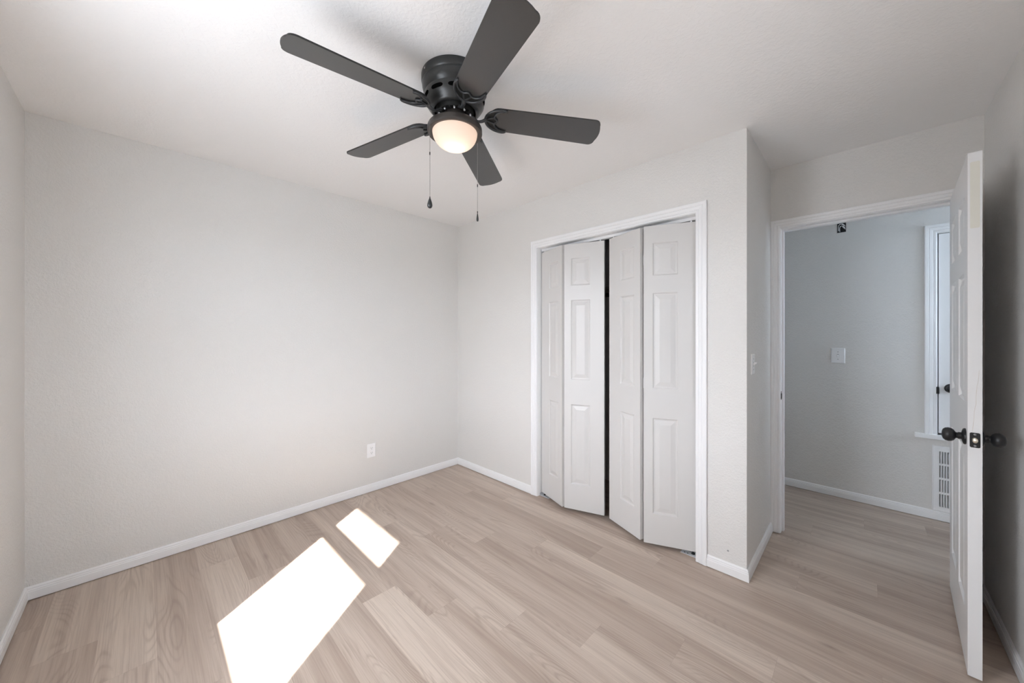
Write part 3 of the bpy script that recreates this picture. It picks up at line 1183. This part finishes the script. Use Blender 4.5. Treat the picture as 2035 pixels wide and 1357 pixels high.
for i in range(ns + 1):
    u = sx0 + i * pitch
    for a, b_ in rowsz:
        v = [t.verts.new(p) for p in (hp(u + 0.003, 0.0045, a), hp(u + 0.003, 0.0045, b_), hp(u + 0.0115, -0.010, b_), hp(u + 0.0115, -0.010, a),
                                      hp(u + 0.0036, 0.0045, a), hp(u + 0.0036, 0.0045, b_), hp(u + 0.0121, -0.010, b_), hp(u + 0.0121, -0.010, a))]
        for f in ((0, 1, 2, 3), (7, 6, 5, 4), (0, 4, 5, 1), (3, 2, 6, 7), (1, 5, 6, 2), (0, 3, 7, 4)):
            t.faces.new([v[q] for q in f])
link('louvre', t, M_TRIM, gr, recalc=True)
for z in (0.115, 0.485):
    t = bmesh.new()
    axis_lathe(t, [(0, 0.0055), (0.0036, 0.0055), (0.0036, 0.0072), (0.0, 0.0080)], hp(3.368, 0, z), (0, -1, 0), 14)
    link('screw', t, M_TRIM, gr)

# little grey screw head low on the closet wall
t = bmesh.new()
axis_lathe(t, [(0, 0.0), (0.0050, 0.0), (0.0050, 0.0016), (0.0032, 0.0026), (0.0014, 0.0020), (0, 0.0016)], (2.459, 0.0, 0.130), (0, -1, 0), 18)
o = link('wall_screw', t, M_GASKET, None, 40)
o['label'] = 'small grey screw head in the wall between closet casing and nook corner'
o['category'] = 'screw'

# ------------------------------------------------------------------ ceiling fan
FC = Vector((1.7185, -1.3083))
fan = thing('ceiling_fan', 'dark bronze five-blade ceiling fan with a lit frosted dome light', 'ceiling fan', (FC.x, FC.y, HC))
S = 1.0295
BLZ = 1.3236 + (2.248 - 1.3236) * S      # blade height at radius .12*S


t = bmesh.new()
lathe(t, [(0.0, HC - 0.0005), (0.1415, HC - 0.0005), (0.1425, HC - 0.004), (0.1425, HC - 0.026), (0.1395, HC - 0.031), (0.1375, HC - 0.034),
          (0.1395, HC - 0.039), (0.1395, HC - 0.043), (0.1385, HC - 0.050), (0.1350, HC - 0.064), (0.1285, HC - 0.075), (0.1245, HC - 0.0800),
          (0.1235, HC - 0.0825), (0.1300, HC - 0.0835), (0.1305, HC - 0.088), (0.1280, HC - 0.100), (0.1225, HC - 0.117), (0.1150, HC - 0.1285), (0.1085, HC - 0.134), (0.1065, HC - 0.1375),
          (0.1050, HC - 0.1405), (0.0990, HC - 0.1455), (0.0930, HC - 0.1475), (0.0900, HC - 0.1465), (0.0890, HC - 0.140), (0.0890, HC - 0.110)], FC, 96)
house = link('motor_housing', t, M_FAN, fan, 40)
# vent slots around the lower bowl (dark rounded inlays hugging the curve)


def bowl_r(z):
    pr = [(HC - 0.088, 0.1300), (HC - 0.100, 0.1280), (HC - 0.117, 0.1225), (HC - 0.1285, 0.1150)]
    for (z0, r0), (z1, r1) in zip(pr, pr[1:]):
        if z1 <= z <= z0:
            f = (z0 - z) / (z0 - z1)
            return r0 + (r1 - r0) * f
    return 0.12


for k in range(10):
    t = bmesh.new()
    ac = math.radians(-72 + 36 * k)
    half, zc, hh = 0.225, HC - 0.1045, 0.0075
    cols = []
    nq = 13
    for q in range(nq):
        x = -1 + 2 * q / (nq - 1)
        h_ = hh * (1 - abs(x) ** 5) ** 0.5 if abs(x) < 1 else hh * 0.25
        col = []
        for cz in (h_, 0.0, -h_):
            r = bowl_r(zc + cz) + 0.0007
            aa = ac + x * half
            col.append(t.verts.new((FC.x + r * math.cos(aa), FC.y + r * math.sin(aa), zc + cz)))
        cols.append(col)
    for A, B in zip(cols, cols[1:]):
        for q in range(2):
            t.faces.new((A[q], B[q], B[q + 1], A[q + 1]))
    bmesh.ops.solidify(t, geom=t.faces[:], thickness=0.003)
    link('vent_slot', t, M_VENT, house)
for k in range(4):
    a = math.radians(264 + 90 * k)
    t = bmesh.new()
    axis_lathe(t, [(0, -0.001), (0.004, -0.001), (0.004, 0.0015), (0.0, 0.003)], (FC.x + 0.1425 * math.cos(a), FC.y + 0.1425 * math.sin(a), HC - 0.016), (math.cos(a), math.sin(a), 0), 12)
    link('screw', t, M_STEEL, house)
# motor and flywheel inside the opening
t = bmesh.new()
lathe(t, [(0.0, HC - 0.06), (0.080, HC - 0.06), (0.082, HC - 0.120), (0.082, HC - 0.140), (0.076, HC - 0.150), (0.076, HC - 0.158), (0.060, HC - 0.160), (0.060, HC - 0.150), (0.0, HC - 0.150)], FC, 48)
for k in range(20):
    a = 2 * math.pi * k / 20
    t2 = bmesh.new()
    box(t2, 0.064, 0.074, -0.004, 0.004, HC - 0.163, HC - 0.150)
    merge(t, t2, Matrix.Translation((FC.x, FC.y, 0)) @ Matrix.Rotation(a, 4, 'Z'))
mo = link('motor', t, M_MOTOR, fan, 40)
for k in range(10):
    a = math.radians(51.7 + 18 + 36 * k)
    t = bmesh.new()
    lathe(t, [(0, HC - 0.158), (0.0042, HC - 0.158), (0.0042, HC - 0.1665), (0.0030, HC - 0.168), (0, HC - 0.168)], (FC.x + 0.069 * math.cos(a), FC.y + 0.069 * math.sin(a)), 10)
    link('bolt', t, M_STEEL, mo, 40)
t = bmesh.new()
lathe(t, [(0.0, HC - 0.145), (0.045, HC - 0.145), (0.047, HC - 0.160), (0.047, HC - 0.196), (0.052, HC - 0.204), (0.052, HC - 0.208), (0.0, HC - 0.208)], FC, 48)
link('switch_housing', t, M_FITTER, fan, 40)
t = bmesh.new()
lathe(t, [(0.0, 2.2335), (0.050, 2.2345), (0.085, 2.2345), (0.105, 2.2320), (0.1145, 2.2275), (0.1175, 2.221), (0.1180, 2.205), (0.1165, 2.1995), (0.1125, 2.1985), (0.0990, 2.2030), (0.0975, 2.2060), (0.0975, 2.2200), (0.0, 2.2200)], FC, 96)
fit = link('light_fitter', t, M_FITTER, fan, 35)
t = bmesh.new()
pr = []
for k in range(19):
    a = math.radians(90 * k / 18)
    pr.append((0.0965 * math.cos(a) ** 0.92 if k < 18 else 0.0, 2.2040 - 0.0720 * math.sin(a)))
inner = [(max(r - 0.003, 0.0) if r > 0 else 0.0, z + 0.003) for r, z in pr]
lathe(t, pr, FC, 72)
shade = link('lamp_shade', t, M_SHADE, fan, 60)
shade['label'] = 'frosted white glass dome, lit'
bl = bpy.data.lights.new('fan_bulb', 'POINT')
bl.energy = 0.17
bl.color = (1.0, 0.84, 0.70)
bl.shadow_soft_size = 0.015
bo = bpy.data.objects.new('fan_bulb', bl)
COL.objects.link(bo)
bo.parent = fan
bo.location = (0, 0, 2.164 - HC)

PITCH = -0.2212
BL_W0, BL_W1, BL_R0, BL_R1 = 0.1203 * S, 0.1388 * S, 0.150, 0.6267 * S
DEV = [(-1.23, -0.042, 0.06), (0.46, -0.055, 0.68), (-1.61, -0.072, 1.29), (-0.40, -0.056, 2.84), (0.26, -0.044, -1.08)]
KS = [-2, -1, 0, 1, -3]
for (dth, dr, dphi), kk in zip(DEV, KS):
    th = math.radians(51.7 + 72 * kk + dth)
    phi = PITCH + math.radians(dphi)
    er = Vector((math.cos(th), math.sin(th), 0))
    et = Vector((-math.sin(th), math.cos(th), 0))
    nt_ = (et * -math.sin(phi) + Vector((0, 0, 1)) * math.cos(phi))

    def BP(r, w, d=0.0):
        c = Vector((FC.x, FC.y, BLZ + dr * (r - 0.12 * S)))
        return c + er * r + (et * math.cos(phi) + Vector((0, 0, 1)) * math.sin(phi)) * w + nt_ * d

    def wid(r):
        return (BL_W0 + (BL_W1 - BL_W0) * (r - 0.17 * S) / (BL_R1 - 0.17 * S)) / 2
    # outline: root rounded, long straight sides, gently bowed tip with rounded corners
    out = []
    for k in range(13):
        a = math.radians(90 - 180 * k / 12)
        out.append((BL_R0 + 0.045 - 0.045 * math.cos(a), -wid(BL_R0 + 0.045) * math.copysign(abs(math.sin(a)) ** 0.8, math.sin(a))))
    out = out[::1]
    w1 = wid(BL_R1)
    cr_ = 0.026
    tip = []
    for k in range(7):
        a = math.radians(90 * k / 6)
        tip.append((BL_R1 - 0.008 - cr_ + cr_ * math.sin(a), (w1 - cr_) + cr_ * math.cos(a)))
    for k in range(1, 6):
        f = k / 6
        w_ = (w1 - cr_) * (1 - 2 * f)
        tip.append((BL_R1 - 0.008 + 0.009 * (1 - (w_ / (w1 - cr_)) ** 2), w_))
    for k in range(7):
        a = math.radians(90 * k / 6)
        tip.append((BL_R1 - 0.008 - cr_ + cr_ * math.cos(a), -(w1 - cr_) - cr_ * math.sin(a)))
    # root goes from -w side to +w side; then tip from +w to -w
    poly = out + tip
    t = bmesh.new()
    th_ = 0.0058
    A = [t.verts.new(BP(r, w, 0.0)) for r, w in poly]
    B = [t.verts.new(BP(r, w, th_)) for r, w in poly]
    f1 = t.faces.new(A)
    f2 = t.faces.new(B[::-1])
    for i in range(len(poly)):
        f = t.faces.new((A[i], A[(i + 1) % len(poly)], B[(i + 1) % len(poly)], B[i]))
        f.material_index = 1
    link('blade', t, [M_BLADE, M_BLADE_EDGE], fan)

    # blade iron: arm, backing plate and raised scrolls
    t = bmesh.new()
    c0 = Vector((FC.x, FC.y, 0))
    arm = smooth_path([c0 + er * 0.068 + Vector((0, 0, HC - 0.157)), c0 + er * 0.084 + Vector((0, 0, HC - 0.166)),
                       c0 + er * 0.098 + Vector((0, 0, BLZ - 0.014)), c0 + er * 0.116 + Vector((0, 0, BLZ - 0.013)), BP(0.134, 0, -0.004)], 6)
    tube(t, arm, [0.0105 - 0.003 * math.sin(math.pi * i / (len(arm) - 1)) for i in range(len(arm))], 10, True, 0.7)
    iron = link('blade_iron', t, M_IRON, fan, 50)
    W0 = wid(0.2)
    t = bmesh.new()
    plate = []
    for k in range(17):
        a = math.radians(-90 + 180 * k / 16)
        plate.append((0.206 - 0.078 * math.cos(a), (W0 + 0.001) * math.sin(a)))
    brace = [(0.210, W0 * 0.88), (0.190, W0 * 0.76), (0.174, W0 * 0.50), (0.172, W0 * 0.26), (0.184, 0.0), (0.172, -W0 * 0.26), (0.174, -W0 * 0.50), (0.190, -W0 * 0.76), (0.210, -W0 * 0.88)]
    pp = plate + brace
    A = [t.verts.new(BP(r, w, -0.0030)) for r, w in pp]
    B = [t.verts.new(BP(r, w, -0.0003)) for r, w in pp]
    t.faces.new(A)
    t.faces.new(B[::-1])
    for i in range(len(pp)):
        t.faces.new((A[i], A[(i + 1) % len(pp)], B[(i + 1) % len(pp)], B[i]))
    link('iron_plate', t, M_MOTOR, iron)
    t = bmesh.new()
    hug = [(r, w) for r, w in plate]
    hug = [(0.222, -W0 * 0.93)] + hug + [(0.222, W0 * 0.93)]
    tube(t, smooth_path([BP(r + 0.003, w * 0.96, -0.0045) for r, w in hug], 2), [0.0030] + [0.0052] * (len(hug) * 2 - 3) + [0.0030], 8)
    bc = [(0.219, W0 * 0.90)] + brace[1:-1] + [(0.219, -W0 * 0.90)]
    tube(t, smooth_path([BP(r, w, -0.0045) for r, w in bc], 5), 0.0036, 8)
    for s in (1, -1):
        tube(t, smooth_path([BP(0.133, 0.0, -0.0042), BP(0.150, s * W0 * 0.15, -0.0046), BP(0.171, s * W0 * 0.28, -0.0045)], 5), 0.0032, 8)
    link('iron_scroll', t, M_IRON, iron, 60)

# pull chains
for (lx, ld, ztop, zp0, zp1, kind) in ((-0.0925, -0.073, 2.214, 1.893, 1.851, 'flat'), (0.0905, 0.072, 2.205, 1.880, 1.842, 'rod')):
    v = Vector((math.cos(YAW), math.sin(YAW)))       # camera right in plan
    fdir = Vector((-math.sin(YAW), math.cos(YAW)))   # camera forward in plan
    p = FC + v * lx + fdir * ld
    t = bmesh.new()
    n = int((ztop - zp0) / 0.0032)
    for i in range(n + 1):
        z = ztop - (ztop - zp0) * i / n
        m = bmesh.ops.create_icosphere(t, subdivisions=1, radius=0.00125, matrix=Matrix.Translation((p.x, p.y, z)))
    tube(t, [(p.x, p.y, ztop), (p.x, p.y, zp0)], 0.0005, 5)
    ch = link('pull_chain', t, M_CHAIN, fan, 80)
    t = bmesh.new()
    zc = ztop - (0.135 if kind == 'flat' else 0.20)
    lathe(t, [(0, zc + 0.006), (0.0022, zc + 0.006), (0.0024, zc), (0.0022, zc - 0.006), (0, zc - 0.006)], p, 12)
    link('chain_connector', t, M_FAN, ch, 40)
    t = bmesh.new()
    if kind == 'flat':
        pr = [(0, zp0 + 0.006), (0.0022, zp0 + 0.006), (0.0022, zp0), (0.0035, zp0 - 0.002), (0.0070, zp0 - 0.012), (0.0102, zp0 - 0.024), (0.0108, zp0 - 0.031), (0.0085, zp0 - 0.038), (0.004, zp0 - 0.0415), (0, zp0 - 0.042)]
    else:
        pr = [(0, zp0 + 0.008), (0.0022, zp0 + 0.008), (0.0022, zp0 + 0.002), (0.0016, zp0), (0.0026, zp0 - 0.006), (0.0046, zp0 - 0.020), (0.0052, zp0 - 0.030), (0.0040, zp0 - 0.037), (0, zp0 - 0.0385)]
    lathe(t, pr, p, 24)
    link('chain_pendant', t, M_FAN, ch, 50)
